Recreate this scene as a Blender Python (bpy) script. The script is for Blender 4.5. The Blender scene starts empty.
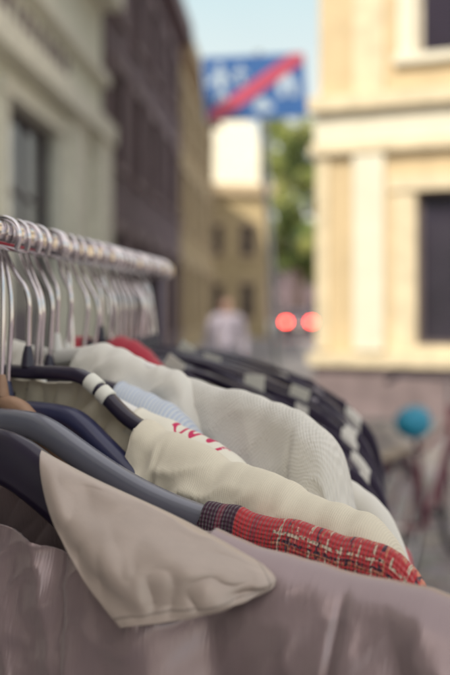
import bpy, bmesh, math, random
from mathutils import Vector, Matrix, noise
random.seed(7)
scene=bpy.context.scene
COL=scene.collection

# ---------------------------------------------------------------- materials
def base_mat(name):
    m=bpy.data.materials.new(name); m.use_nodes=True
    nt=m.node_tree; b=nt.nodes['Principled BSDF']
    return m,nt,b
def mat(name,col,rough=.7,metal=0,nscale=6,namt=.12,bump=0,bscale=60,spec=.5,coat=0,sheen=0,col2=None,coord='Object'):
    m,nt,b=base_mat(name)
    N=nt.nodes; L=nt.links
    tc=N.new('ShaderNodeTexCoord')
    no=N.new('ShaderNodeTexNoise'); no.inputs['Scale'].default_value=nscale; no.inputs['Detail'].default_value=6
    L.new(tc.outputs[coord],no.inputs['Vector'])
    r=N.new('ShaderNodeValToRGB')
    c2=col2 or tuple(c*(1-namt*2) for c in col)
    r.color_ramp.elements[0].position=.3; r.color_ramp.elements[1].position=.7
    r.color_ramp.elements[0].color=(*c2,1); r.color_ramp.elements[1].color=(*[min(1,c*(1+namt*.5)) for c in col],1)
    L.new(no.outputs['Fac'],r.inputs['Fac']); L.new(r.outputs['Color'],b.inputs['Base Color'])
    b.inputs['Roughness'].default_value=rough; b.inputs['Metallic'].default_value=metal
    b.inputs['Specular IOR Level'].default_value=spec
    b.inputs['Coat Weight'].default_value=coat
    if sheen: b.inputs['Sheen Weight'].default_value=sheen
    if bump:
        n2=N.new('ShaderNodeTexNoise'); n2.inputs['Scale'].default_value=bscale; n2.inputs['Detail'].default_value=5
        L.new(tc.outputs[coord],n2.inputs['Vector'])
        bp=N.new('ShaderNodeBump'); bp.inputs['Strength'].default_value=bump; bp.inputs['Distance'].default_value=.002 if bscale>30 else .02
        L.new(n2.outputs['Fac'],bp.inputs['Height']); L.new(bp.outputs['Normal'],b.inputs['Normal'])
    return m

def mathn(nt,op,a,b=None,c=None):
    n=nt.nodes.new('ShaderNodeMath'); n.operation=op
    for i,v in enumerate((a,b,c)):
        if v is None: continue
        if isinstance(v,(int,float)): n.inputs[i].default_value=v
        else: nt.links.new(v,n.inputs[i])
    return n.outputs[0]
def uvxy(nt):
    uv=nt.nodes.new('ShaderNodeUVMap'); s=nt.nodes.new('ShaderNodeSeparateXYZ')
    nt.links.new(uv.outputs['UV'],s.inputs[0]); return uv.outputs['UV'],s.outputs['X'],s.outputs['Y']
def ramp(nt,fac,stops,interp='CONSTANT'):
    r=nt.nodes.new('ShaderNodeValToRGB'); cr=r.color_ramp; cr.interpolation=interp
    while len(cr.elements)>1: cr.elements.remove(cr.elements[-1])
    cr.elements[0].position=stops[0][0]; cr.elements[0].color=(*stops[0][1],1)
    for p,c in stops[1:]:
        e=cr.elements.new(p); e.color=(*c,1)
    nt.links.new(fac,r.inputs['Fac']); return r.outputs['Color']
def mix(nt,fac,a,b,mode='MIX'):
    n=nt.nodes.new('ShaderNodeMix'); n.data_type='RGBA'; n.blend_type=mode
    for sock,v in ((n.inputs[0],fac),(n.inputs[6],a),(n.inputs[7],b)):
        if isinstance(v,(int,float)): sock.default_value=v
        elif isinstance(v,tuple): sock.default_value=(*v,1)
        else: nt.links.new(v,sock)
    return n.outputs[2]
def mathn_to_col(nt,v):
    c=nt.nodes.new('ShaderNodeCombineColor')
    for i in range(3): nt.links.new(v,c.inputs[i])
    return c.outputs[0]
def knit_mat(name,col,pitch=.0026,strength=.6,mode='knit',stripes=None,rough=.9,ustripes=None,sheen=.3,tonal=.10):
    """cloth with thread structure in the garment's own UV space (metres)"""
    m,nt,b=base_mat(name); L=nt.links
    uv,U,V=uvxy(nt)
    nd=nt.nodes.new('ShaderNodeTexNoise'); nd.inputs['Scale'].default_value=25; L.new(uv,nd.inputs['Vector'])
    wob=mathn(nt,'MULTIPLY',mathn(nt,'SUBTRACT',nd.outputs['Fac'],.5),.008)
    k=2*math.pi/pitch
    su=mathn(nt,'SINE',mathn(nt,'MULTIPLY',mathn(nt,'ADD',U,wob),k))
    sv=mathn(nt,'SINE',mathn(nt,'MULTIPLY',mathn(nt,'ADD',V,wob),k))
    if mode=='knit': h=mathn(nt,'MULTIPLY',su,sv)
    elif mode=='rib': h=mathn(nt,'ADD',su,mathn(nt,'MULTIPLY',sv,.15))
    else: h=mathn(nt,'ADD',mathn(nt,'MULTIPLY',su,.5),mathn(nt,'MULTIPLY',sv,.5))
    n=nt.nodes.new('ShaderNodeTexNoise'); n.inputs['Scale'].default_value=420; n.inputs['Detail'].default_value=4; L.new(uv,n.inputs['Vector'])
    h2=mathn(nt,'ADD',h,mathn(nt,'MULTIPLY',n.outputs['Fac'],2.2))
    bp=nt.nodes.new('ShaderNodeBump'); bp.inputs['Strength'].default_value=strength; bp.inputs['Distance'].default_value=.0006
    L.new(h2,bp.inputs['Height']); L.new(bp.outputs['Normal'],b.inputs['Normal'])
    n3=nt.nodes.new('ShaderNodeTexNoise'); n3.inputs['Scale'].default_value=18; L.new(uv,n3.inputs['Vector'])
    c=mix(nt,n3.outputs['Fac'],tuple(x*.86 for x in col),col)
    if ustripes:
        fr=mathn(nt,'MULTIPLY',mathn(nt,'ABSOLUTE',U),1/.32)
        c=ramp(nt,fr,ustripes)
    if stripes:
        fr=mathn(nt,'FRACT',mathn(nt,'MULTIPLY',V if stripes[0]=='v' else U,1/stripes[1]))
        c=mix(nt,1.0,c,ramp(nt,fr,stripes[2]),'MULTIPLY')
    tone=mathn(nt,'MULTIPLY_ADD',h,tonal,1-tonal)
    c=mix(nt,1.0,c,mathn_to_col(nt,tone),'MULTIPLY')
    L.new(c,b.inputs['Base Color']); b.inputs['Roughness'].default_value=rough
    b.inputs['Sheen Weight'].default_value=sheen; b.inputs['Specular IOR Level'].default_value=.25
    return m

def satin_mat(name,col,stitch=False,rough=.33,metal=0.0):
    m,nt,b=base_mat(name); L=nt.links
    uv,U,V=uvxy(nt)
    n=nt.nodes.new('ShaderNodeTexNoise'); n.inputs['Scale'].default_value=9; n.inputs['Detail'].default_value=4; L.new(uv,n.inputs['Vector'])
    c=mix(nt,n.outputs['Fac'],tuple(x*.85 for x in col),tuple(min(1,x*1.1) for x in col))
    mp=nt.nodes.new('ShaderNodeMapping'); mp.inputs['Scale'].default_value=(900,60,1) if not stitch else (170,60,1); L.new(uv,mp.inputs['Vector'])
    n2=nt.nodes.new('ShaderNodeTexNoise'); n2.inputs['Scale'].default_value=1; n2.inputs['Detail'].default_value=3; L.new(mp.outputs[0],n2.inputs['Vector'])
    c=mix(nt,mathn(nt,'MULTIPLY',n2.outputs['Fac'],.30),c,tuple(x*.6 for x in col))
    h=n2.outputs['Fac']
    if stitch:
        du=mathn(nt,'SUBTRACT',.955,U); dv2=mathn(nt,'SUBTRACT',.93,V)
        d=mathn(nt,'MINIMUM',mathn(nt,'MULTIPLY',du,1.7),dv2)
        g=mathn(nt,'LESS_THAN',mathn(nt,'ABSOLUTE',d),.010)
        dash=mathn(nt,'GREATER_THAN',mathn(nt,'SINE',mathn(nt,'MULTIPLY',mathn(nt,'ADD',mathn(nt,'MULTIPLY',U,1.7),V),260)),-.4)
        g2=mathn(nt,'MULTIPLY',g,mathn(nt,'MULTIPLY_ADD',dash,.5,.5))
        h=mathn(nt,'SUBTRACT',mathn(nt,'MULTIPLY',h,.35),mathn(nt,'MULTIPLY',g2,1.6))
        c=mix(nt,mathn(nt,'MULTIPLY',g2,.6),c,tuple(x*.35 for x in col))
    bp=nt.nodes.new('ShaderNodeBump'); bp.inputs['Strength'].default_value=.4; bp.inputs['Distance'].default_value=.0005
    L.new(h,bp.inputs['Height']); L.new(bp.outputs['Normal'],b.inputs['Normal'])
    L.new(c,b.inputs['Base Color']); b.inputs['Roughness'].default_value=rough; b.inputs['Metallic'].default_value=metal
    b.inputs['Specular IOR Level'].default_value=.9; b.inputs['Sheen Weight'].default_value=.2
    return m

M={}
M['chrome']=mat('chrome_wire',(.74,.70,.73),.08,1,20,.1)
M['rail']=mat('rail_steel',(.76,.72,.74),.13,1,30,.1)
M['black']=mat('black_plastic',(.024,.017,.042),.28,0,30,.15,spec=.6)
M['navy']=mat('navy_plastic',(.030,.032,.085),.3,0,30,.1,spec=.6)
M['bluegrey']=mat('bluegrey_plastic',(.16,.165,.21),.22,0,25,.06,spec=.9)
M['wood']=mat('hanger_wood',(.42,.25,.16),.5,0,40,.2)
M['whitepl']=mat('white_plastic',(.75,.73,.70),.4)
M['paper']=mat('paper_label',(.76,.75,.68),.8)
M['rubber']=mat('rubber',(.03,.022,.04),.8)

# ---------------------------------------------------------------- mesh helpers
def link(o,parent=None):
    COL.objects.link(o)
    if parent: o.parent=parent
    return o
def empty(name,loc=(0,0,0),rz=0):
    e=bpy.data.objects.new(name,None); e.location=loc; e.rotation_euler=(0,0,rz); e.empty_display_size=.1
    COL.objects.link(e); return e
def mesh_obj(name,bm,m,parent=None,smooth=False):
    me=bpy.data.meshes.new(name); bm.to_mesh(me); bm.free()
    if smooth:
        for p in me.polygons: p.use_smooth=True
    if m: me.materials.append(m)
    return link(bpy.data.objects.new(name,me),parent)
def box(name,x0,x1,y0,y1,z0,z1,m,parent=None,bevel=0):
    bm=bmesh.new(); bmesh.ops.create_cube(bm,size=1)
    for v in bm.verts:
        v.co=Vector(((x0+x1)/2+v.co.x*(x1-x0),(y0+y1)/2+v.co.y*(y1-y0),(z0+z1)/2+v.co.z*(z1-z0)))
    if bevel: bmesh.ops.bevel(bm,geom=bm.edges[:],offset=bevel,segments=2,affect='EDGES')
    return mesh_obj(name,bm,m,parent)
def tube(name,pts,r,m,parent=None,cyclic=False,smoothc=True,radii=None,res=4):
    cu=bpy.data.curves.new(name,'CURVE'); cu.dimensions='3D'; cu.bevel_depth=r; cu.bevel_resolution=res
    cu.use_fill_caps=True
    sp=cu.splines.new('NURBS' if smoothc else 'POLY'); sp.points.add(len(pts)-1)
    for i,p in enumerate(pts):
        sp.points[i].co=(*p,1); sp.points[i].radius=1 if radii is None else radii[i]
    if smoothc: sp.order_u=3; sp.use_endpoint_u=not cyclic
    sp.use_cyclic_u=cyclic; cu.resolution_u=8
    cu.materials.append(m)
    return link(bpy.data.objects.new(name,cu),parent)
def prism(name,outline,y0,y1,m,parent=None):
    bm=bmesh.new()
    a=[bm.verts.new((x,y0,z)) for x,z in outline]; b=[bm.verts.new((x,y1,z)) for x,z in outline]
    bm.faces.new(a); bm.faces.new(b[::-1])
    n=len(a)
    for i in range(n): bm.faces.new((a[i],b[i],b[(i+1)%n],a[(i+1)%n]))
    bmesh.ops.recalc_face_normals(bm,faces=bm.faces[:])
    return mesh_obj(name,bm,m,parent)

# ---------------------------------------------------------------- rack geometry
RZ=1.498
def rail_pt(y): return Vector((-.144+.1257*(y-.6),y,RZ))
def chaikin(p,n=2):
    for _ in range(n):
        q=[p[0]]
        for a,b in zip(p[:-1],p[1:]):
            q.append((a[0]*.75+b[0]*.25,a[1]*.75+b[1]*.25)); q.append((a[0]*.25+b[0]*.75,a[1]*.25+b[1]*.75))
        q.append(p[-1]); p=q
    return p
def resample(p,n,sx):
    d=[0]
    for a,b in zip(p[:-1],p[1:]): d.append(d[-1]+math.hypot((b[0]-a[0])*sx,b[1]-a[1]))
    out=[];j=0
    for i in range(n+1):
        s=d[-1]*i/n
        while j<len(d)-2 and d[j+1]<s: j+=1
        f=(s-d[j])/max(1e-9,d[j+1]-d[j]); out.append((p[j][0]*(1-f)+p[j+1][0]*f,p[j][1]*(1-f)+p[j+1][1]*f))
    return out
def garment(name,N,D,prof,m,W=.012,flare=.008,length=.62,neck=.3,nf=.06,nb=.015,seed=0,fold=.004,nu=110,nv=46,seam=None,solid=.0014,wob=.0015,fine=1.0,steps=(),pleat=0):
    N=Vector(N); Lh=math.hypot(*D); dr=Vector((D[0]/Lh,D[1]/Lh,0)); fr=Vector((dr.y,-dr.x,0))
    zb=prof[0][1]-length
    head=resample(chaikin(prof),nu,Lh)
    tl=prof[-1]; tail=[(tl[0]+(.05)*(i/14),tl[1]+(zb-tl[1])*(i/14)) for i in range(1,15)]
    half=head+tail
    cols=[(-t,z,t) for t,z in half[:0:-1]]+[(t,z,t) for t,z in half]
    bm=bmesh.new(); uvl=bm.loops.layers.uv.new('UVMap')
    for side in (1,-1):
        g=[]
        for (t,z0,ta) in cols:
            x=t*Lh; drop=nf if side==1 else nb
            top=0
            if ta<neck: top=drop*math.sqrt(max(0,1-(ta/neck)**2))
            tot=max(z0-zb,1e-4); col=[]
            z0w=z0+wob*noise.noise(Vector((x*30,seed,3.1)))+wob*.5*noise.noise(Vector((x*85,seed,7.1)))
            for k in range(nv+1):
                f=(k/nv)**2.1; s=top+f*max(tot-top,0)
                c=min(s/.013,1); off=W*math.sqrt(max(0,1-(1-c)**2))+flare*(1-math.exp(-s/.12))
                a=1-math.exp(-s/.03)
                n1=noise.noise(Vector((x*14+s*3,s*3.2,seed*7.3+side*2)))
                n2=1-abs(noise.noise(Vector((x*26-s*9,s*8,seed*3.7+side*5))))*2
                n3=noise.noise(Vector((x*60+s*30,s*34,seed+side)))
                n4=1-abs(noise.noise(Vector((x*48+s*40,s*22-x*10,seed*1.7+side))))*2
                off+=a*fold*(2.0*n1+.9*n2+.35*fine*n3+.55*fine*max(n4,.0)**2)
                if pleat:
                    q=(x-.06)*70-s*30+3.0*noise.noise(Vector((x*11,s*9,seed)))
                    w_=min(1,max(0,(abs(x)-.10)/.08))*(.55+.9*noise.noise(Vector((x*20,s*14,5.5))))
                    off+=a*pleat*(math.sin(q)*.5+.7*abs(math.sin(q*.5+.6)))*w_
                if seam is not None:
                    dd=(abs(x)-seam+ .10*s)
                    off+= a*(-.0045*math.exp(-(dd/.0024)**2)+.009/(1+math.exp(max(-50,min(50,-dd/.005)))))
                for (sx_,amp,sl) in steps:
                    if side==1: off+=a*amp/(1+math.exp(max(-50,min(50,-(x-sx_+sl*s)/.0012))))
                edge=min(1,(tot)/.02)
                off=max(off,.0005)*edge if s>0 else 0
                p=Vector((N.x,N.y,0))+dr*x+fr*(off*side); p.z=z0w-s
                col.append((bm.verts.new(p),x,s*side))
            g.append(col)
        for i in range(len(g)-1):
            for k in range(nv):
                q=[g[i][k],g[i][k+1],g[i+1][k+1],g[i+1][k]]
                if side==-1: q=q[::-1]
                f=bm.faces.new([v[0] for v in q]); f.smooth=True
                for lp,v in zip(f.loops,q): lp[uvl].uv=(v[1],v[2])
    bmesh.ops.remove_doubles(bm,verts=bm.verts[:],dist=2e-5)
    o=mesh_obj(name,bm,m,None,True)
    if solid:
        s=o.modifiers.new('s','SOLIDIFY'); s.thickness=solid; s.offset=-1
    return o
def arm_mesh(name,N,D,prof,m,hh,ww,t1,parent,dz=-.0015):
    Lh=math.hypot(*D); dr=Vector((D[0]/Lh,D[1]/Lh,0)); fr=Vector((dr.y,-dr.x,0))
    half=[p for p in resample(chaikin(prof),60,Lh) if p[0]<=t1]
    cols=[(-t,z) for t,z in half[:0:-1]]+list(half)
    bm=bmesh.new(); rings=[]
    for i,(t,z) in enumerate(cols):
        a=cols[max(0,i-1)]; b=cols[min(len(cols)-1,i+1)]
        tx=(b[0]-a[0])*Lh; tz=b[1]-a[1]; l=math.hypot(tx,tz) or 1; nx,nz=-tz/l,tx/l
        e=min(1,(min(i,len(cols)-1-i)+.6)/3)
        cx=t*Lh-nx*hh/2; cz=z+dz-nz*hh/2
        ring=[]
        for k in range(14):
            th=2*math.pi*k/14; cc=math.cos(th); ss=math.sin(th)
            w=math.copysign(abs(cc)**.75,cc)*ww/2*e; h=math.copysign(abs(ss)**.75,ss)*hh/2*e
            p=Vector((N[0],N[1],0))+dr*(cx+nx*h)+fr*w; p.z=cz+nz*h; ring.append(bm.verts.new(p))
        rings.append(ring)
    for r0,r1 in zip(rings[:-1],rings[1:]):
        for k in range(14): bm.faces.new((r0[k],r0[(k+1)%14],r1[(k+1)%14],r1[k]))
    bm.faces.new(rings[0]); bm.faces.new(rings[-1][::-1])
    bmesh.ops.recalc_face_normals(bm,faces=bm.faces[:])
    return mesh_obj(name,bm,m,parent,True)
HR=random.Random(3)
def hanger(N,D,prof,m,hh=.012,ww=.011,t1=.97,wire=.0018,flip=1,name='clothes_hanger'):
    e=empty(name); N=Vector(N); Lh=math.hypot(*D)
    arm_mesh('shoulder_arms',N,D,prof,m,hh,ww,t1,e)
    ja=HR.uniform(-.35,.35); dr=Vector((D[0]/Lh,D[1]/Lh,0)); dr.rotate(Matrix.Rotation(ja,3,'Z'))
    R=rail_pt(N.y); r=.0095+wire+.0006; pts=[]
    R.z-=.0005; sc=HR.uniform(1.1,1.45); lean=HR.uniform(-.006,.010)
    for a in range(-35,206,20):
        th=math.radians(a); pts.append(R+dr*(math.cos(th)*r*sc*flip)+Vector((0,0,math.sin(th)*r*(1.0 if math.sin(th)>0 else 1.2))))
    pts.append(R+dr*(-.006*flip)+Vector((0,0,-.022)))
    top=Vector((N.x,N.y,prof[0][1]))
    pts+= [R.lerp(top,.42)+dr*lean,R.lerp(top,.7)+dr*lean*.4,top-Vector((0,0,.004))]
    tube('hook',pts,wire,M['chrome'],e)
    tube('hook_collar',[top+Vector((0,0,-.002)),top+Vector((0,0,.006)),top+Vector((0,0,.012))],.0040,m,e,smoothc=False,radii=[1.3,1,.6])
    return e

# ---------------------------------------------------------------- clothes (front to back)
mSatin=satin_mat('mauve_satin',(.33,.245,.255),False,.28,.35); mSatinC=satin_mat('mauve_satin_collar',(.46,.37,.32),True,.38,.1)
A_N=(-.14,.52,1.385); A_D=(.27,-.12)
A_P=[(0,1.385),(.1,1.384),(.2,1.374),(.4,1.352),(.545,1.337),(.74,1.3295),(.886,1.325),(.96,1.318),(1.01,1.300),(1.03,1.26)]
shirt=garment('satin_shirt',A_N,A_D,A_P,mSatin,W=.011,flare=.02,neck=.5,nf=.047,nb=.02,seed=1,fold=.0055,nu=280,nv=120,seam=.218,fine=.8,
    steps=((.030,.003,.0),(.072,.008,-.12)),pleat=.012)
A_hP=[(0,1.388),(.1,1.386),(.2,1.370),(.32,1.345),(.5,1.325),(.8,1.300),(1,1.28)]
hanger(A_N,A_D,A_hP,M['black'],hh=.03,ww=.013,t1=.85)

def coll():
    def C(px): return [Vector(p) for p in px]
    top=C([(-.0948,.475,1.378),(-.066,.466,1.365),(-.022,.452,1.348),(.017,.438,1.3305)])
    right=C([(.017,.438,1.3305),(.0225,.432,1.3265),(.0215,.428,1.3225)])
    bot=C([(-.0475,.432,1.3035),(-.025,.424,1.309),(.003,.424,1.316),(.0215,.428,1.3225)])
    left=C([(-.0948,.475,1.378),(-.086,.462,1.351),(-.070,.446,1.326),(-.0475,.432,1.3035)])
    def ev(pts,t):
        n=len(pts)-1; x=t*n; i=min(int(x),n-1); f=x-i
        p0=pts[max(i-1,0)];p1=pts[i];p2=pts[i+1];p3=pts[min(i+2,n)]
        return .5*((2*p1)+(p2-p0)*f+(2*p0-5*p1+4*p2-p3)*f*f+(3*p1-p0-3*p2+p3)*f**3)
    bm=bmesh.new(); uvl=bm.loops.layers.uv.new('UVMap'); n=70; g=[]
    for i in range(n+1):
        u=i/n; row=[]
        for j in range(n+1):
            v=j/n
            p=(1-v)*ev(top,u)+v*ev(bot,u)+(1-u)*ev(left,v)+u*ev(right,v)-((1-u)*(1-v)*top[0]+u*(1-v)*top[-1]+(1-u)*v*bot[0]+u*v*bot[-1])
            bulge=math.sin(math.pi*u)**.8*math.sin(math.pi*v)**.8
            p=p+Vector((.0,-.007,.001))*bulge+Vector((.1,1,.3))*(.007*noise.noise(Vector((u*3.6,v*2.4,2)))+.0022*(1-2*abs(noise.noise(Vector((u*6+v*3,v*3,4))))))*min(1,bulge*2.5)
            p=p+Vector((0,-.0016,.0008))*math.sin(u*9+1)*v**3*(1-u)
            p=p+Vector((0,.007,-.001))*math.exp(-v/.05)
            row.append(bm.verts.new(p))
        g.append(row)
    for i in range(n):
        for j in range(n):
            f=bm.faces.new((g[i][j],g[i][j+1],g[i+1][j+1],g[i+1][j])); f.smooth=True
            for lp,(a,b) in zip(f.loops,((i,j),(i,j+1),(i+1,j+1),(i+1,j))): lp[uvl].uv=(a/n,b/n)
    return bm
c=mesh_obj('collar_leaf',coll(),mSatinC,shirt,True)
s=c.modifiers.new('s','SOLIDIFY'); s.thickness=.0022; s.offset=0
bv=c.modifiers.new('b','BEVEL'); bv.width=.0008; bv.segments=2

def red_mat():
    m,nt,b=base_mat('red_pattern_knit'); L=nt.links
    uv,U,V=uvxy(nt)
    au=mathn(nt,'ABSOLUTE',U)
    red=(.56,.035,.045); dk=(.06,.015,.04); cr=(.68,.55,.42); or_=(.62,.20,.12)
    base=ramp(nt,mathn(nt,'MULTIPLY',au,1/.32),[(0,dk),(.535,(.20,.03,.06)),(.545,dk),(.568,red),(.60,(.40,.03,.05)),(.612,red),(.70,red)])
    n=nt.nodes.new('ShaderNodeTexNoise'); n.inputs['Scale'].default_value=420; L.new(uv,n.inputs['Vector'])
    nw=nt.nodes.new('ShaderNodeTexNoise'); nw.inputs['Scale'].default_value=60; L.new(uv,nw.inputs['Vector'])
    wv=mathn(nt,'MULTIPLY',mathn(nt,'SUBTRACT',nw.outputs['Fac'],.5),.005)
    p1=ramp(nt,mathn(nt,'FRACT',mathn(nt,'MULTIPLY',mathn(nt,'ADD',U,wv),1/.017)),[(0,red),(.30,cr),(.38,red),(.55,dk),(.66,or_),(.74,red),(.86,cr),(.92,red)])
    p2=ramp(nt,mathn(nt,'FRACT',mathn(nt,'MULTIPLY',mathn(nt,'ADD',V,wv),1/.012)),[(0,red),(.4,cr),(.52,red),(.7,dk),(.85,or_)])
    pm=mix(nt,mathn(nt,'GREATER_THAN',n.outputs['Fac'],.5),p1,p2)
    c=mix(nt,mathn(nt,'GREATER_THAN',au,.205),base,pm)
    L.new(c,b.inputs['Base Color']); b.inputs['Roughness'].default_value=.85; b.inputs['Sheen Weight'].default_value=.25
    k=2*math.pi/.0021
    h=mathn(nt,'ADD',mathn(nt,'SINE',mathn(nt,'MULTIPLY',U,k)),mathn(nt,'MULTIPLY',mathn(nt,'SINE',mathn(nt,'MULTIPLY',V,k)),.5))
    h=mathn(nt,'ADD',h,mathn(nt,'MULTIPLY',n.outputs['Fac'],2))
    bp=nt.nodes.new('ShaderNodeBump'); bp.inputs['Strength'].default_value=.9; bp.inputs['Distance'].default_value=.0007
    L.new(h,bp.inputs['Height']); L.new(bp.outputs['Normal'],b.inputs['Normal'])
    return m
B_N=(-.15,.60,1.389); B_D=(.248,-.14)
B_P=[(0,1.389),(.1,1.389),(.17,1.386),(.305,1.366),(.43,1.351),(.56,1.342),(.764,1.334),(.90,1.331),(.956,1.326),(1,1.314),(1.03,1.28)]
garment('red_patterned_sweater',B_N,B_D,[(t,z+ (.003 if t>.5 else 0)) for t,z in B_P],red_mat(),W=.010,flare=.006,neck=.565,nf=.10,nb=.10,seed=2,fold=.0032,nu=220,nv=60,wob=.004,fine=1.6)
hanger(B_N,B_D,B_P,M['bluegrey'],hh=.017,ww=.014,t1=.96)
hanger((-.146,.612,1.397),(.25,-.14),[(0,1.396),(.05,1.3955),(.10,1.386),(.2,1.355),(.6,1.31),(1,1.27)],M['wood'],hh=.012,ww=.012)
hanger((-.145,.624,1.392),(.24,-.14),[(0,1.391),(.08,1.392),(.19,1.3905),(.24,1.385),(.31,1.37),(.43,1.3466),(.7,1.31),(1,1.27)],M['navy'],hh=.013,ww=.015)
# cream sweater on black hanger
D_N=(-.1345,.64,1.4135); D_D=(.228,-.14)
D_P=[(0,1.4135),(.1,1.4145),(.19,1.413),(.25,1.403),(.325,1.3866),(.384,1.380),(.523,1.367),(.629,1.3575),(.776,1.348),(.891,1.339),(.968,1.329),(1.0,1.316),(1.03,1.285)]
mCream=knit_mat('cream_jersey',(.80,.73,.59),pitch=.0011,mode='rib',strength=.2,tonal=.03)
garment('cream_sweater',D_N,D_D,[(t,z+(.002 if t>.36 else -.006 if t<.33 else 0)) for t,z in D_P],mCream,W=.012,flare=.01,neck=.37,nf=.11,nb=.006,seed=3,fold=.005,nu=260,nv=100,seam=.122,fine=3.6,wob=.005)
hg=hanger(D_N,D_D,D_P,M['black'],hh=.0095,ww=.010,t1=.99)
def ring(par,N,D,prof,ta,tb,m,hh,ww):
    Lh=math.hypot(*D)
    P=[p for p in resample(chaikin(prof),200,Lh) if ta<=p[0]<=tb]
    dr=Vector((D[0]/Lh,D[1]/Lh,0)); fr=Vector((dr.y,-dr.x,0)); bm=bmesh.new(); rs=[]
    for i,(t,z) in enumerate(P):
        a=P[max(0,i-1)];b=P[min(len(P)-1,i+1)]; tx=(b[0]-a[0])*Lh;tz=b[1]-a[1];l=math.hypot(tx,tz);nx,nz=-tz/l,tx/l
        r=[]
        for k in range(14):
            th=2*math.pi*k/14; w=math.cos(th)*(ww/2+.0012); h=math.sin(th)*(hh/2+.0012)
            p=Vector((N[0],N[1],0))+dr*(t*Lh-nx*hh/2+nx*h)+fr*w; p.z=z-.0015-nz*hh/2+nz*h; r.append(bm.verts.new(p))
        rs.append(r)
    for a,b in zip(rs[:-1],rs[1:]):
        for k in range(14): bm.faces.new((a[k],a[(k+1)%14],b[(k+1)%14],b[k]))
    bm.faces.new(rs[0]); bm.faces.new(rs[-1][::-1]); bmesh.ops.recalc_face_normals(bm,faces=bm.faces[:])
    mesh_obj('size_ring',bm,m,par,True)
ring(hg,D_N,D_D,D_P,.205,.242,M['paper'],.0095,.010); ring(hg,D_N,D_D,D_P,.249,.275,M['paper'],.0095,.010)

def emb_mat():
    m,nt,b=base_mat('embroidered_cotton'); L=nt.links; uv,U,V=uvxy(nt)
    n=nt.nodes.new('ShaderNodeTexNoise'); n.inputs['Scale'].default_value=110; n.inputs['Detail'].default_value=0; L.new(uv,n.inputs['Vector'])
    line=mathn(nt,'LESS_THAN',mathn(nt,'ABSOLUTE',mathn(nt,'SUBTRACT',n.outputs['Fac'],.5)),.05)
    zone=mathn(nt,'MULTIPLY',mathn(nt,'GREATER_THAN',U,.118),mathn(nt,'LESS_THAN',U,.158))
    c=mix(nt,mathn(nt,'MULTIPLY',line,zone),(.80,.76,.66),(.6,.03,.12))
    L.new(c,b.inputs['Base Color']); b.inputs['Roughness'].default_value=.85; return m
F_D=(.23,-.14)
F_P=[(0,1.40),(.2,1.398),(.33,1.385),(.42,1.377),(.508,1.3720),(.60,1.3620),(.66,1.345),(.8,1.32),(.95,1.30),(1.0,1.28)]
garment('embroidered_blouse',(-.133,.672,1.40),F_D,F_P,emb_mat(),seed=4,fold=.004,neck=.33,wob=.004)
hanger((-.133,.672,1.40),F_D,F_P,M['whitepl'])
mBlue=knit_mat('blue_stripe_cotton',(.66,.70,.76),pitch=.0012,strength=.15,mode='x',stripes=('u',.0028,[(0,(1,1,1)),(.55,(.70,.78,.95)),(.85,(1,1,1))]),tonal=.03)
G_P=[(0,1.405),(.2,1.402),(.33,1.394),(.42,1.386),(.48,1.372),(.6,1.34),(1,1.29)]
garment('striped_shirt',(-.131,.698,1.405),(.23,-.14),G_P,mBlue,seed=5,neck=.25,nf=.04,nb=.01,fold=.005,fine=2,wob=.005)
hanger((-.131,.698,1.405),(.23,-.14),G_P,M['black'])
mWhite=knit_mat('white_cotton',(.83,.80,.74),pitch=.0012,strength=.2,mode='x',tonal=.03)
E1_N=(-.129,.716,1.424); E1_D=(.115,-.062)
E1_P=[(0,1.421),(.15,1.424),(.35,1.4245),(.6,1.415),(.8,1.408),(.93,1.396),(1.0,1.378),(1.06,1.350),(1.1,1.32)]
garment('white_blouse',E1_N,E1_D,E1_P,mWhite,W=.009,neck=.2,nf=.03,nb=.006,seed=6,fold=.0055,length=.5,nv=80,nu=160,fine=3.0,wob=.006)
hanger(E1_N,E1_D,E1_P,M['whitepl'],t1=.9)
mKnit=knit_mat('white_waffle_knit',(.83,.80,.74),pitch=.0026,strength=.6,mode='knit',tonal=.045)
E_N=(-.126,.745,1.42); E_D=(.20,-.15)
E_P=[(0,1.415),(.2,1.412),(.42,1.403),(.647,1.3965),(.78,1.390),(.88,1.383),(.95,1.373),(.993,1.3554),(1.01,1.324)]
garment('white_knit_sweater',E_N,E_D,E_P,mKnit,W=.011,flare=.008,neck=.3,nf=.04,nb=.01,seed=8,fold=.0038,nu=180,nv=70,seam=.222,wob=.003,fine=1.8)
hanger(E_N,E_D,E_P,M['whitepl'])
I_P=[(0,1.405),(.2,1.40),(.5,1.38),(.7,1.356),(.84,1.338),(.95,1.318),(1.0,1.292),(1.02,1.26)]
garment('white_shirt',(-.120,.79,1.405),(.24,-.165),I_P,mWhite,seed=9,neck=.25,fold=.004,W=.008,wob=.004)
hanger((-.120,.79,1.405),(.24,-.165),I_P,M['whitepl'])
mRed=knit_mat('red_cotton',(.50,.04,.07),pitch=.0016,strength=.3,mode='rib')
H_P=[(0,1.424),(.08,1.4255),(.16,1.421),(.21,1.408),(.26,1.385),(.5,1.33),(.9,1.29),(1,1.27)]
garment('red_top',(-.1126,.85,1.42),(.25,-.14),H_P,mRed,seed=10,neck=.06,nf=.01,nb=.004,W=.012,wob=.006,fold=.006,fine=2)
hanger((-.1126,.85,1.42),(.25,-.14),H_P,M['black'])

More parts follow.
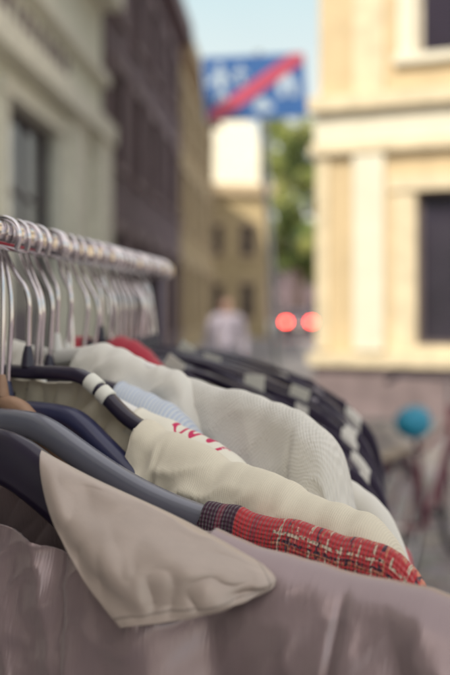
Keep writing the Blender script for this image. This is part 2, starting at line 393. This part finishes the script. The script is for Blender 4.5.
dk=(.030,.021,.046); dk2=(.060,.046,.080); wh=(.78,.75,.70); gy=(.34,.31,.36)
dmats=[
 knit_mat('dark_trimmed_cloth',dk,mode='rib',strength=.3,ustripes=[(0,dk),(.34,wh),(.37,dk),(.56,wh),(.60,dk),(.70,wh),(.75,dk)]),
 knit_mat('dark_plain_cloth',dk2,mode='x',strength=.3),
 knit_mat('dark_banded_cloth',dk,mode='rib',strength=.3,ustripes=[(0,dk2),(.48,wh),(.52,dk),(.62,gy),(.65,dk),(.73,wh),(.78,dk)]),
 knit_mat('light_cloth',(.66,.63,.62),mode='x',strength=.3),
 knit_mat('dark_cuffed_cloth',dk,mode='rib',strength=.3,ustripes=[(0,dk),(.40,gy),(.44,dk),(.64,wh),(.68,dk2),(.78,wh),(.82,dk)]),
]
names=['dark_jacket','dark_blouse','striped_dark_sweater','light_shirt','cuffed_jacket']
GR=random.Random(5)
yy=[.866,.886,.906,.926,.948,.968,.988,1.008,1.028,1.048,1.07,1.092,1.114]
kinds=[0,3,2,4,1,0,4,2,3,0,1,2,1]
for i,y in enumerate(yy):
    q_=i/(len(yy)-1)
    R=rail_pt(y); dx=.228+GR.uniform(-.025,.025)-.015*q_-(.012 if kinds[i]==3 else 0); dy=-.115-GR.uniform(-.015,.03)
    low=-.026*(1-q_)+GR.uniform(-.003,.003)      # front garments sag lower on their hangers
    zz=[(0,1.410),(.15,1.410),(.38,1.405),(.6,1.391),(.78,1.373),(.92,1.348),(1.0,1.320),(1.03,1.28)]
    P=[(t,z+low*min(1,t*1.6)+GR.uniform(-.0015,.0015)) for t,z in zz]
    N=(R.x+.002,y,P[0][1])
    bare=i%3!=0; K=kinds[i]
    garment(names[K],N,(dx,dy),[(t,z-.001-(.012 if bare and t<.45 else .001)) for t,z in P],dmats[K],seed=20+i,neck=(.30,.46,.40)[i%3],nf=.06,nb=.03,W=.0045,flare=.006,nu=90,nv=40,fold=.0026,wob=.005,fine=2.0)
    h=hanger(N,(dx,dy),P,M['black'],hh=(.008,.011,.007)[i%3],ww=(.009,.010,.006)[i%3],t1=.93)
    if i in(2,5,7,8,10):
        t=(.25,.55,.72,.40,.2)[(2,5,7,8,10).index(i)]
        px=N[0]+dx*t; py=N[1]+dy*t; pz=[z for tt,z in resample(chaikin(P),100,1) if tt>=t][0]
        b=box('size_tag',-.010,.010,-.0095,-.008,-.014,.006,M['paper'],h); b.location=(px,py,pz); b.rotation_euler=(.0,GR.uniform(0,.6),math.atan2(dy,dx))
for y in (.665,.765,.82):
    R=rail_pt(y); z0=1.395
    hanger((R.x,y,z0),(.2,-.1),[(0,z0),(.1,z0-.002),(.5,1.355),(1,1.31)],M['black'] if y<.8 else M['chrome'],hh=.004,ww=.004)

rk=empty('clothes_rack')
p0=rail_pt(-.45); p1=rail_pt(1.135)
tube('rail',[p0,p1],.0095,M['rail'],rk,smoothc=False,res=8)
dv=(p1-p0).normalized()
tube('rail_end_cap',[p1,p1+dv*.012,p1+dv*.018],.013,M['rail'],rk,smoothc=False,radii=[1,1,.7],res=6)
tube('rail_end_cap_near',[p0,p0-dv*.012,p0-dv*.018],.013,M['rail'],rk,smoothc=False,radii=[1,1,.7],res=6)
pd=mat('rack_post_dark',(.13,.11,.14),.35,.8,20,.1)
for i,(p,sg) in enumerate(((p1,-1),(p0,1))):
    q=p+dv*sg*.02
    tube('post_%d'%i,[Vector((q.x,q.y,1.486)),Vector((q.x,q.y,.10))],.0105,pd,rk,smoothc=False,res=6)
    nn=Vector((dv.y,-dv.x,0))
    tube('foot_%d'%i,[Vector((q.x,q.y,.10))-nn*.28,Vector((q.x,q.y,.10))+nn*.28],.013,pd,rk,smoothc=False,res=6)
    for sgn in(-1,1):
        w=Vector((q.x,q.y,.035))+nn*.26*sgn
        tube('castor_%d_%d'%(i,sgn),[w-dv*.012,w+dv*.012],.035,M['rubber'],rk,smoothc=False,res=8)
        tube('castor_stem_%d_%d'%(i,sgn),[w+Vector((0,0,.03)),w+Vector((0,0,.07))],.006,M['rail'],rk,smoothc=False)
a=Vector((p0.x,p0.y,.10))+dv*.02; b=Vector((p1.x,p1.y,.10))-dv*.02
tube('base_bar',[a,b],.0125,pd,rk,smoothc=False)

# ---------------------------------------------------------------- ground and street
def cobble():
    m,nt,b=base_mat('cobblestone'); L=nt.links; tc=nt.nodes.new('ShaderNodeTexCoord')
    v=nt.nodes.new('ShaderNodeTexVoronoi'); v.feature='DISTANCE_TO_EDGE'; v.inputs['Scale'].default_value=8; L.new(tc.outputs['Object'],v.inputs['Vector'])
    v2=nt.nodes.new('ShaderNodeTexVoronoi'); v2.inputs['Scale'].default_value=8; L.new(tc.outputs['Object'],v2.inputs['Vector'])
    e=ramp(nt,v.outputs['Distance'],[(0,(.06,.05,.06)),(.08,(.22,.185,.22))],'LINEAR')
    c=mix(nt,.35,e,v2.outputs['Color'],'SOFT_LIGHT'); hs=nt.nodes.new('ShaderNodeHueSaturation'); hs.inputs['Saturation'].default_value=.4; L.new(c,hs.inputs['Color'])
    L.new(hs.outputs[0],b.inputs['Base Color']); b.inputs['Roughness'].default_value=.75
    bp=nt.nodes.new('ShaderNodeBump'); bp.inputs['Distance'].default_value=.01; L.new(v.outputs['Distance'],bp.inputs['Height']); L.new(bp.outputs[0],b.inputs['Normal'])
    return m
ST=math.radians(-3.97)
box('ground',-400,400,-200,900,-.2,0,mat('ground_paving',(.24,.205,.235),.85,0,2,.15,.4,20))
road=empty('street',(0,0,0),ST)
box('roadway',-1.9,3.3,-25,200,.004,.008,cobble(),road)
pav=mat('pavement_slabs',(.33,.30,.30),.8,0,4,.15,.4,20)
box('kerb',-2.05,-1.9,-25,200,0,.12,mat('kerb_stone',(.38,.36,.34),.8),road,.01)
box('pavement',-3.5,-2.05,-25,200,0,.115,pav,road)

# ---------------------------------------------------------------- buildings
M['glass']=mat('window_glass',(.04,.035,.055),.08,0,1,.2,spec=.8)
M['frame']=mat('window_frame',(.55,.52,.46),.6)
M['dframe']=mat('window_frame_dark',(.10,.08,.09),.6)
def window(par,x0,x1,z0,z1,frame,sur,yf=0,reveal=.18,nx=2,nz=2,surw=.14):
    box('glass',x0,x1,yf+reveal,yf+reveal+.02,z0,z1,M['glass'],par)
    fw=.06
    for a,b,c,d in((x0,x0+fw,z0,z1),(x1-fw,x1,z0,z1),(x0+fw,x1-fw,z1-fw,z1),(x0+fw,x1-fw,z0,z0+fw)):
        box('frame',a,b,yf+reveal-.05,yf+reveal-.004,c,d,frame,par)
    for i in range(1,nx):
        x=x0+(x1-x0)*i/nx; box('mullion',x-.03,x+.03,yf+reveal-.045,yf+reveal-.005,z0+fw,z1-fw,frame,par)
    for i in range(1,nz):
        z=z0+(z1-z0)*(i/nz if nz!=2 else .68); box('transom',x0+fw,x1-fw,yf+reveal-.043,yf+reveal-.006,z-.03,z+.03,frame,par)
    if surw:
        box('surround_l',x0-surw,x0-.002,yf-.05,yf-.003,z0,z1,sur,par); box('surround_r',x1+.002,x1+surw,yf-.05,yf-.003,z0,z1,sur,par)
        box('lintel',x0-surw-.05,x1+surw+.05,yf-.09,yf-.003,z1+.002,z1+.2,sur,par)
        box('sill',x0-surw-.05,x1+surw+.05,yf-.12,yf-.003,z0-.12,z0-.002,sur,par)
def walls(par,length,depth,height,rows,m,cellsx,reveal=.2):
    xs=[0]+[v for c in cellsx for v in c]+[length]; zs=[0]+[v for r in rows for v in r]+[height]
    bm=bmesh.new()
    def q(a,b,c,d): bm.faces.new([bm.verts.new(p) for p in (a,b,c,d)])
    for i in range(len(xs)-1):
        for k in range(len(zs)-1):
            x0,x1,z0,z1=xs[i],xs[i+1],zs[k],zs[k+1]
            if x1-x0<1e-6 or z1-z0<1e-6: continue
            if i%2==1 and k%2==1:
                q((x0,0,z0),(x0,reveal,z0),(x0,reveal,z1),(x0,0,z1)); q((x1,0,z0),(x1,0,z1),(x1,reveal,z1),(x1,reveal,z0))
                q((x0,0,z1),(x0,reveal,z1),(x1,reveal,z1),(x1,0,z1)); q((x0,0,z0),(x1,0,z0),(x1,reveal,z0),(x0,reveal,z0))
            else: q((x0,0,z0),(x1,0,z0),(x1,0,z1),(x0,0,z1))
    q((0,0,0),(0,0,height),(0,depth,height),(0,depth,0)); q((length,0,0),(length,depth,0),(length,depth,height),(length,0,height))
    q((0,depth,0),(0,depth,height),(length,depth,height),(length,depth,0)); q((0,0,height),(length,0,height),(length,depth,height),(0,depth,height))
    return mesh_obj('walls',bm,m,par)
def roof(par,length,depth,z,h,m,over=.4):
    pr=[(-over,z),(depth+over,z),(depth*.5,z+h)]
    bm=bmesh.new()
    a=[bm.verts.new((-.02,y,zz)) for y,zz in pr]; b=[bm.verts.new((length+.02,y,zz)) for y,zz in pr]
    bm.faces.new(a); bm.faces.new(b[::-1])
    for i in range(3): bm.faces.new((a[i],a[(i+1)%3],b[(i+1)%3],b[i]))
    bmesh.ops.recalc_face_normals(bm,faces=bm.faces[:]); return mesh_obj('roof',bm,m,par)
def left_bld(name,s0,s1,o,height,wm,trim,rows,pitch,ww,roofm,rh=3,frame=None,depth=9,surw=.14,cells=None):
    e=empty(name)
    sd=Vector((math.sin(-ST),math.cos(-ST),0)); nl=Vector((-sd.y,sd.x,0))
    e.matrix_world=Matrix(((sd.x,nl.x,0,sd.x*s0+nl.x*o),(sd.y,nl.y,0,sd.y*s0+nl.y*o),(0,0,1,0),(0,0,0,1)))
    Ln=s1-s0
    if cells is None:
        n=int(Ln/pitch); g=Ln/n; cells=[(g*(i+.5)-ww/2,g*(i+.5)+ww/2) for i in range(n)]
    walls(e,Ln,depth,height,rows,wm,cells,.25)
    for r in rows:
        for c in cells: window(e,c[0],c[1],r[0],r[1],frame or M['frame'],trim,surw=surw)
    if rh: roof(e,Ln,depth,height+.25,rh,roofm)
    box('eave_cornice',.0,Ln,-.4,-.003,height-.3,height+.24,trim,e)
    return e
mint=mat('pale_stucco',(.74,.76,.66),.85,0,3,.08,.3,15); mintT=mat('pale_trim',(.80,.79,.70),.8)
brown=mat('brown_stucco',(.16,.11,.13),.85,0,2,.2,.3,15); brownT=mat('brown_trim',(.24,.18,.19),.8)
tan=mat('ochre_stucco',(.46,.35,.20),.85,0,2,.15,.3,15); tanT=mat('tan_trim',(.54,.43,.29),.8)
tiles=mat('roof_tiles',(.13,.09,.10),.8,0,8,.25,.5,12)
L1=left_bld('white_stucco_house',-3,17.3,3.5,7.3,mint,mintT,[(.7,4.1)],4.6,2.4,tiles,rh=1.2,frame=M['dframe'],surw=.3,
   cells=[(1.1+i*4.45,3.7+i*4.45) for i in range(3)]+[(14.35,16.95)])
box('shop_cornice',0,20.3,-.28,-.004,4.5,4.85,mintT,L1); box('string_course',0,20.3,-.16,-.003,5.6,5.78,mintT,L1)
box('corner_pilaster',19.2,20.29,-.20,-.003,0,4.498,mintT,L1); box('shop_pilaster',17.5,18.4,-.14,-.003,0,4.498,mintT,L1)
box('dark_shop_base',0,17.498,-.10,-.002,0,.5,brownT,L1)
x=13.6
for k in range(11):
    w=.16+.12*random.random(); h=.42
    box('relief_letter',x,x+.06,-.05,-.004,4.98,4.98+h,brownT,L1)
    if k%2==0: box('relief_letter',x+.062,x+w,-.05,-.004,4.98+h-.07,4.98+h,brownT,L1)
    if k%3!=1: box('relief_letter',x+.062,x+w,-.05,-.004,4.98,5.05,brownT,L1)
    if k%3==1: box('relief_letter',x+.062,x+w,-.05,-.004,4.98+h/2-.03,4.98+h/2+.03,brownT,L1)
    x+=w+.18
left_bld('shade_town_house',-30,-3.1,3.5,12.5,brownT,mintT,[(.8,3.0),(4.3,6.2),(7.3,9.0)],2.6,1.2,tiles,rh=2)  # unseen house behind the camera, added to shade the clothes from the sun
left_bld('brown_town_house',17.35,29.4,3.45,10.1,brown,brownT,[(.8,3.0),(4.3,6.2),(7.3,9.0)],2.4,1.15,tiles,frame=M['dframe'])
left_bld('ochre_town_house',29.45,42.6,3.5,10.0,tan,tanT,[(.8,2.9),(4.2,6.0),(7.1,8.8)],2.2,1.1,tiles)

def front_bld(name,C,ang,length,depth,height,wm,trim,rows,cells,roofm,rh,frame,surw=.14):
    e=empty(name,(C[0],C[1],0),ang)
    walls(e,length,depth,height,rows,wm,cells,.25)
    for r in rows:
        for c in cells: window(e,c[0],c[1],r[0],r[1],frame,trim,surw=surw)
    if rh: roof(e,length,depth,height+.25,rh,roofm)
    box('eave_cornice',-.3,length+.3,-.4,-.003,height-.3,height+.24,trim,e)
    return e
yel=mat('ochre_stucco_far',(.46,.37,.22),.85,0,1.5,.1); glowS=mat('sun_glow_stucco_far',(.90,.87,.74),.8)  # gable stucco made near-white: the bright sun glow is put into its colour
B4=front_bld('gabled_house',(-1.3,47.5),math.radians(6),3.5,10,7.6,yel,tanT,[(1,2.8),(4.2,5.8)],[(.5,1.2),(2.1,2.8)],tiles,0,mat('window_frame_tan',(.30,.24,.18),.6))
prism('gable',[(.5,7.85),(3.1,7.85),(3.1,9.5),(2.9,10.4),(2.3,11.3),(1.2,11.3),(.7,10.4),(.5,9.5)],.05,.6,glowS,B4)
roof(B4,3.4,10,7.85,2.0,tiles,.0)
front_bld('distant_town_house',(-2.0,110),math.radians(-3),30,10,7.5,mat('distant_stucco',(.16,.12,.14),.9),brownT,[(1,2.8),(4.2,5.8)],[(1+2.2*i,2+2.2*i) for i in range(12)],tiles,2,M['dframe'])

cream=mat('cream_stucco',(.60,.48,.31),.85,0,2.2,.08,.35,18); creamT=mat('sandstone_trim',(.68,.59,.43),.8,0,5,.1,.3,25); whT=mat('light_pilaster',(.70,.67,.57),.8,0,4,.05)
greyS=mat('grey_plinth',(.22,.175,.19),.85,0,4,.15,.3,20)
R1=empty('cream_corner_house',(1.31,13.0,0),math.radians(-22))
cells=[(1.34+2.6*i,1.34+1.25+2.6*i) for i in range(4)]
walls(R1,12,10,10,[(.98,3.04),(4.85,7.0)],cream,cells,.25)
for i,c in enumerate(cells):
    window(R1,c[0],c[1],.98,3.04,M['dframe'],creamT,surw=.30,nx=1,nz=1)
    window(R1,c[0],c[1],4.85,7.0,M['frame'],whT,surw=.24)
box('belt_cornice',-.12,12.1,-.22,-.003,4.16,4.36,creamT,R1); box('belt_frieze',-.05,12.05,-.07,-.003,3.72,4.158,whT,R1); box('belt_moulding',-.1,12.1,-.14,-.003,3.58,3.718,creamT,R1)
for x in (.50,3.2,5.8,8.4):
    box('pilaster',x,x+.42,-.10,-.003,.90,3.578,whT,R1)
    box('pilaster_upper',x,x+.42,-.08,-.003,4.362,9.6,creamT,R1)
box('quoin',-.03,.14,-.06,-.003,.90,3.578,creamT,R1)
box('ledge',-.1,12.1,-.24,-.003,.70,.86,creamT,R1); box('plinth',-.04,12.04,-.12,-.003,0,.698,greyS,R1)
box('eave',-.4,12.3,-.5,-.003,9.7,10.2,creamT,R1); roof(R1,12,10,10.2,3.5,tiles)
box('chimney',4,5,5,5.8,11,14.5,brownT,R1)

# ---------------------------------------------------------------- road sign (end of home zone)
sg=empty('traffic_sign',(.262,8.2,3.40)); sg.rotation_euler=(0,math.radians(-3.5),math.radians(4))
blue=mat('sign_blue',(.02,.10,.32),.4,0,5,.05); wht=mat('sign_white',(.40,.50,.62),.4); redp=mat('sign_red',(.48,.06,.12),.4); galv=mat('galvanised_steel',(.35,.36,.38),.4,.7)
def rrect(x0,x1,z0,z1,r=.05):
    out=[]
    for cx,cz,a0 in((x1-r,z1-r,0),(x0+r,z1-r,90),(x0+r,z0+r,180),(x1-r,z0+r,270)):
        for k in range(5):
            a=math.radians(a0+k*22.5); out.append((cx+math.cos(a)*r,cz+math.sin(a)*r))
    return out
prism('plate_rim',rrect(-.455,.455,-.285,.285,.03),0,.012,wht,sg)
prism('plate_face',rrect(-.447,.447,-.277,.277,.025),-.004,-.001,blue,sg)
def sil(n,o,mm=wht,y=-.008): prism(n,o,y,y+.003,mm,sg)
sil('house_symbol',[(.20,-.10),(.37,-.10),(.37,.03),(.285,.12),(.20,.03)])
sil('house_door',[(.26,-.10),(.31,-.10),(.31,.0),(.26,.0)],blue,-.012)
sil('car_symbol',[(-.02,-.21),(.15,-.21),(.15,-.16),(.11,-.15),(.09,-.10),(.02,-.10),(-.01,-.15),(-.02,-.16)])
def fig(x,z,s):
    sil('figure_body',[(x-.05*s,z),(x-.015*s,z),(x,z+.09*s),(x+.03*s,z),(x+.07*s,z),(x+.03*s,z+.12*s),(x+.03*s,z+.2*s),(x+.11*s,z+.15*s),(x+.12*s,z+.18*s),(x+.03*s,z+.26*s),(x-.03*s,z+.26*s),(x-.12*s,z+.18*s),(x-.11*s,z+.14*s),(x-.03*s,z+.19*s),(x-.02*s,z+.12*s)])
    sil('figure_head',[(x+math.cos(a)*.035*s,z+.305*s+math.sin(a)*.035*s) for a in [i*math.pi/6 for i in range(12)]])
fig(-.30,-.12,1.0); fig(-.12,.02,.55)
sil('red_diagonal',[(-.42,-.275),(-.32,-.275),(.44,.20),(.44,.275),(.34,.275),(-.42,-.20)],redp,-.017)
tube('pole',[(.055,.045,-3.40),(.055,.045,.32)],.030,galv,sg,smoothc=False)
for z in(-.15,.15): box('clamp',-.02,.13,.013,.08,z-.02,z+.02,galv,sg)

# ---------------------------------------------------------------- tree
tr=empty('street_tree',(5.0,64,0)); tr.scale=(1.25,1.25,1.55)
bark=mat('bark',(.12,.08,.07),.9,0,12,.25,.8,25)
lm=[mat('leaf_light',(.28,.36,.10),.6,0,3,.25),mat('leaf_dark',(.10,.16,.06),.6,0,3,.25),mat('leaf_yellow',(.40,.42,.13),.6,0,3,.25)]
tube('trunk',[(0,0,0),(.05,0,2),(-.05,.05,4),(.05,0,6.5),(0,0,8.2)],.22,bark,tr,radii=[1.3,1,.8,.5,.15])
cl=[]
for i in range(18):
    a=i*2.4; z=2.2+i*.34; r=2.2*math.sin(math.pi*min(1,(i+3)/22))+.5
    tip=Vector((math.cos(a)*r,math.sin(a)*r,z+1.0)); tube('limb_%d'%i,[(0,0,z),tuple(Vector((0,0,z+.3)).lerp(tip,.5)),tuple(tip)],.055,bark,tr,radii=[1.2,.7,.3])
    for k in range(6): cl.append((Vector((0,0,z+.5)).lerp(tip,.3+.17*k)+Vector([random.uniform(-.4,.4) for _ in range(3)]),random.uniform(.4,.75)))
for mi,m in enumerate(lm):
    bm=bmesh.new()
    for ci,(c,r) in enumerate(cl):
        if (ci*7)%3!=mi and random.random()<.75: continue
        for _ in range(150):
            d=Vector([random.gauss(0,1) for _ in range(3)]).normalized()*r*random.random()**.4; p=c+d
            s=random.uniform(.07,.12); u=Vector([random.gauss(0,1) for _ in range(3)]).normalized(); v=u.orthogonal().normalized()
            bm.faces.new([bm.verts.new(p+q) for q in(u*s*1.3,v*s*.7,-u*s*1.3,-v*s*.7)])
    mesh_obj('foliage_%d'%mi,bm,m,tr)

# ---------------------------------------------------------------- car seen from behind, far down the street
car=empty('parked_car',(3.95,51,0),math.radians(-3))
cp=mat('car_paint',(.12,.10,.13),.3,.3,5,.05,coat=.6)
side=[(-2.1,.35),(-2.15,.7),(-2.05,.95),(-1.95,1.0),(-1.6,1.40),(-.3,1.47),(.6,1.38),(1.1,1.0),(2.0,.85),(2.15,.6),(2.1,.35)]
bm=bmesh.new(); secs=[(-.84,.94),(-.80,1),(0,1.01),(.80,1),(.84,.94)]
rows=[[bm.verts.new((xx*(1-.12*max(0,(z-.95))/.5),y*k,z if z<.4 else z*k+.02*(k>1))) for y,z in side] for xx,k in secs]
for a,b in zip(rows[:-1],rows[1:]):
    for i in range(len(side)): j=(i+1)%len(side); bm.faces.new((a[i],a[j],b[j],b[i]))
bm.faces.new(rows[0]); bm.faces.new(rows[-1][::-1]); bmesh.ops.recalc_face_normals(bm,faces=bm.faces[:])
bmesh.ops.bevel(bm,geom=bm.edges[:],offset=.02,segments=2,affect='EDGES')
mesh_obj('body',bm,cp,car,True)
bm=bmesh.new(); bm.faces.new([bm.verts.new(p) for p in((-.68,-1.955,1.03),(.68,-1.955,1.03),(.60,-1.66,1.36),(-.60,-1.66,1.36))]); mesh_obj('rear_window',bm,M['glass'],car).location=(0,-.03,.01)
for sx in(-1,1):
    prism('side_window',[(-1.55,1.02),(.85,1.02),(.5,1.33),(-1.4,1.34)],0,.02,M['glass'],car).matrix_local=Matrix.Translation((sx*.80,0,0))@Matrix.Rotation(math.radians(90),4,'Z')
    for y in(-1.35,1.35): tube('wheel',[(sx*.66,y,.32),(sx*.86,y,.32)],.32,M['rubber'],car,smoothc=False,res=8)
def emis(n,c,s):
    m,nt,b=base_mat(n); b.inputs['Base Color'].default_value=(*c,1); b.inputs['Emission Color'].default_value=(*c,1); b.inputs['Emission Strength'].default_value=s; return m
tl=emis('tail_lamp',(1,.045,.03),34)
for sx in(-1,1): box('tail_light',sx*.66-.15,sx*.66+.15,-2.22,-2.07,.72,.94,tl,car,.02)
box('number_plate',-.26,.26,-2.19,-2.12,.55,.66,M['paper'],car); box('bumper',-.8,.8,-2.22,-2.08,.36,.5,M['rubber'],car,.03)

# ---------------------------------------------------------------- bicycle
bk=empty('bicycle',(1.13,5.15,0),math.radians(58))
fr_=mat('bike_frame_paint',(.16,.04,.06),.35,0,10,.1); tire=M['rubber']; teal=mat('teal_saddle_cover',(.01,.25,.40),.5,0,12,.1)
def torus(name,c,R,r,m):
    bm=bmesh.new(); n=48; q=8; g=[]
    for i in range(n):
        a=2*math.pi*i/n; g.append([bm.verts.new((c[0]+math.cos(a)*(R+r*math.cos(2*math.pi*k/q)),c[1]+r*math.sin(2*math.pi*k/q),c[2]+math.sin(a)*(R+r*math.cos(2*math.pi*k/q)))) for k in range(q)])
    for i in range(n):
        for k in range(q): bm.faces.new((g[i][k],g[(i+1)%n][k],g[(i+1)%n][(k+1)%q],g[i][(k+1)%q]))
    return mesh_obj(name,bm,m,bk,True)
for nm,x in(('rear',-.52),('front',.52)):
    torus(nm+'_tyre',(x,0,.345),.33,.022,tire); torus(nm+'_rim',(x,0,.345),.305,.009,M['rail'])
    tube(nm+'_hub',[(x,-.05,.345),(x,.05,.345)],.02,M['rail'],bk,smoothc=False)
    for i in range(18):
        a=i*math.pi/9; tube('spoke',[(x,.02*(-1)**i,.345),(x+math.cos(a)*.305,0,.345+math.sin(a)*.305)],.0013,M['rail'],bk,smoothc=False,res=1)
    tube(nm+'_mudguard',[(x+math.cos(math.radians(a))*.370,0,.345+math.sin(math.radians(a))*.370) for a in range(10 if nm=='rear' else 30,190,15)],.014,fr_,bk)
T=lambda n,a,b,r=.016,m=None: tube(n,[a,b],r,m or fr_,bk,smoothc=False)
T('seat_tube',(-.10,0,.29),(-.22,0,.80)); T('down_tube',(-.10,0,.29),(.36,0,.72),.019); T('top_tube',(-.2,0,.68),(.34,0,.80))
T('head_tube',(.36,0,.68),(.33,0,.90),.02); T('stem',(.33,0,.88),(.31,0,1.05),.013,M['rail'])
for s_ in(-1,1):
    T('chain_stay',(-.10,s_*.03,.29),(-.52,s_*.06,.345),.009); T('seat_stay',(-.21,s_*.02,.72),(-.52,s_*.06,.345),.008); T('fork',(.36,s_*.03,.66),(.52,s_*.055,.345),.011)
    T('crank',(-.10,s_*.05,.29),(-.10+s_*.12,s_*.07,.29-s_*.11),.009,M['rail']); box('pedal',-.14+s_*.12,-.06+s_*.12,s_*.12-.04,s_*.12+.04,.27-s_*.11,.295-s_*.11,tire,bk)
torus('chainring',(-.10,.055,.29),.08,.005,M['rail'])
tube('handlebar',[(.14,-.30,1.04),(.24,-.29,1.07),(.32,-.18,1.06),(.31,0,1.05),(.32,.18,1.06),(.24,.29,1.07),(.14,.30,1.04)],.011,pd,bk)
for s_ in(-1,1): T('grip',(.12,s_*.30,1.035),(.24,s_*.29,1.07),.017,tire)
T('seat_post',(-.22,0,.78),(-.24,0,.84),.012,M['rail'])
bm=bmesh.new(); bmesh.ops.create_uvsphere(bm,u_segments=24,v_segments=14,radius=1)
for v in bm.verts:
    x=v.co.x; w=.11*(1-.35*(x+1)/2)-.02*max(0,x); v.co=Vector((-.24+x*.15,v.co.y*w,.86+v.co.z*(.085 if v.co.z>0 else .09)-.01*x*x))
mesh_obj('saddle_with_cover',bm,teal,bk,True)
box('luggage_rack',-.72,-.28,-.06,.06,.715,.73,pd,bk)
tube('headlamp',[(.40,0,.86),(.45,0,.86)],.035,pd,bk,smoothc=False)

# ---------------------------------------------------------------- pedestrian
ped=empty('pedestrian',(0.02,11.4,.0),math.radians(12))
skin=mat('skin',(.42,.27,.22),.6); shirtm=mat('pale_shirt',(.34,.31,.39),.85); jeans=mat('dark_trousers',(.05,.05,.09),.9); hair=mat('hair',(.10,.06,.05),.7)
def skinned(name,verts,edges,rad,m,root=0,sub=2):
    me=bpy.data.meshes.new(name); me.from_pydata(verts,edges,[]); me.materials.append(m)
    o=link(bpy.data.objects.new(name,me),ped)
    s=o.modifiers.new('skin','SKIN'); s.use_smooth_shade=True
    for i,r in enumerate(rad):
        sv=me.skin_vertices[0].data[i]; sv.radius=(r if isinstance(r,tuple) else (r,r)); sv.use_root=(i==root)
    u=o.modifiers.new('sub','SUBSURF'); u.levels=sub; u.render_levels=sub
    return o
skinned('shirt',[(0,0,.92),(0,0,1.08),(0,0,1.25),(0,.01,1.36),(-.17,0,1.34),(-.23,.02,1.10),(-.22,-.05,.88),(.17,0,1.34),(.23,.03,1.10),(.22,-.02,.88)],
 [(0,1),(1,2),(2,3),(3,4),(4,5),(5,6),(3,7),(7,8),(8,9)],[(.15,.10),(.145,.10),(.16,.11),(.10,.08),.065,.05,.042,.065,.05,.042],shirtm)
skinned('trousers',[(0,0,.90),(-.09,0,.84),(-.10,-.06,.47),(-.10,.04,.09),(.09,0,.84),(.10,.10,.48),(.11,.16,.10)],[(0,1),(1,2),(2,3),(0,4),(4,5),(5,6)],[(.14,.10),.09,.062,.05,.09,.062,.05],jeans)
skinned('head',[(0,.01,1.36),(0,0,1.43),(0,-.01,1.50),(0,-.01,1.57)],[(0,1),(1,2),(2,3)],[.055,.055,(.07,.085),(.068,.085)],skin)
skinned('hair_cap',[(0,.03,1.50),(0,.02,1.57),(0,.01,1.605)],[(0,1),(1,2)],[(.065,.07),(.078,.088),(.05,.06)],hair)
skinned('nose_ear',[(-.078,0,1.50),(-.02,-.05,1.50),(0,-.10,1.49),(.02,-.05,1.50),(.078,0,1.50)],[(0,1),(1,2),(2,3),(3,4)],[.016,.02,.013,.02,.016],skin)
for sx,by in((-1,-.06),(1,-.03)):
    vs=[(sx*.22,by,.88),(sx*.22,by-.01,.80)];es=[(0,1)];rd=[.026,.034]
    for f in range(5):
        ox=by-.035+.017*f; ln=(.05,.075,.085,.078,.06)[f]; i=len(vs)
        vs+=[(sx*.22,ox,.775),(sx*.215,ox,.775-ln*.55),(sx*.205,ox,.775-ln)]; es+=[(1,i),(i,i+1),(i+1,i+2)]; rd+=[.010,.009,.008]
    skinned('hand',vs,es,rd,skin,0,1)
for sx,y in((-.10,.0),(.11,.12)): box('shoe',sx-.045,sx+.045,y-.17,y+.09,.0,.09,M['rubber'],ped,.025)

# ---------------------------------------------------------------- light, sky, camera
EL=math.radians(40); tow=Vector((-.35,-.94,0)).normalized()
dirv=Vector((tow.x*math.cos(EL),tow.y*math.cos(EL),math.sin(EL)))
sun=bpy.data.lights.new('sun','SUN'); sun.energy=4.6; sun.angle=math.radians(.5); sun.color=(1,.90,.72)
so=link(bpy.data.objects.new('sun',sun)); so.rotation_euler=dirv.to_track_quat('Z','Y').to_euler(); so.location=(0,0,20)
w=bpy.data.worlds.new('World'); scene.world=w; w.use_nodes=True; nt=w.node_tree
sky=nt.nodes.new('ShaderNodeTexSky'); sky.sky_type='NISHITA'; sky.sun_disc=False; sky.sun_elevation=EL
sky.sun_rotation=math.atan2(tow.x,tow.y)%(2*math.pi); sky.dust_density=4; sky.ozone_density=1
# bright thin haze veil over the clear sky (milky summer sky)
tc=nt.nodes.new('ShaderNodeTexCoord'); cn=nt.nodes.new('ShaderNodeTexNoise'); cn.inputs['Scale'].default_value=2.2; cn.inputs['Detail'].default_value=5
nt.links.new(tc.outputs['Generated'],cn.inputs['Vector'])
sep=nt.nodes.new('ShaderNodeSeparateXYZ'); nt.links.new(tc.outputs['Generated'],sep.inputs[0])
veil=ramp(nt,sep.outputs['Z'],[(0,(.98,.92,.74)),(.20,(.80,.82,.73)),(.34,(.56,.72,.72)),(.55,(.97,.94,.90)),(1,(1,.96,.92))],'LINEAR')
veil=mix(nt,1.0,veil,(9.0,9.0,9.0),'MULTIPLY')
fac=mathn(nt,'MULTIPLY_ADD',cn.outputs['Fac'],.30,.60)
col=mix(nt,fac,sky.outputs[0],veil)
bg=nt.nodes['Background']; bg.inputs['Strength'].default_value=.15
nt.links.new(col,bg.inputs['Color'])
cam=bpy.data.cameras.new('camera'); co=link(bpy.data.objects.new('camera',cam)); co.location=(0,0,1.45); co.rotation_euler=(math.radians(90),0,0)
cam.sensor_fit='VERTICAL'; cam.sensor_height=36; cam.sensor_width=24; cam.lens=50; cam.shift_y=-27.5/675; cam.clip_start=.02; cam.clip_end=2000
cam.dof.use_dof=True; cam.dof.focus_distance=.525; cam.dof.aperture_fstop=5.2; cam.dof.aperture_blades=0
scene.camera=co
scene.view_settings.view_transform='Standard'; scene.view_settings.look='None'; scene.view_settings.exposure=0
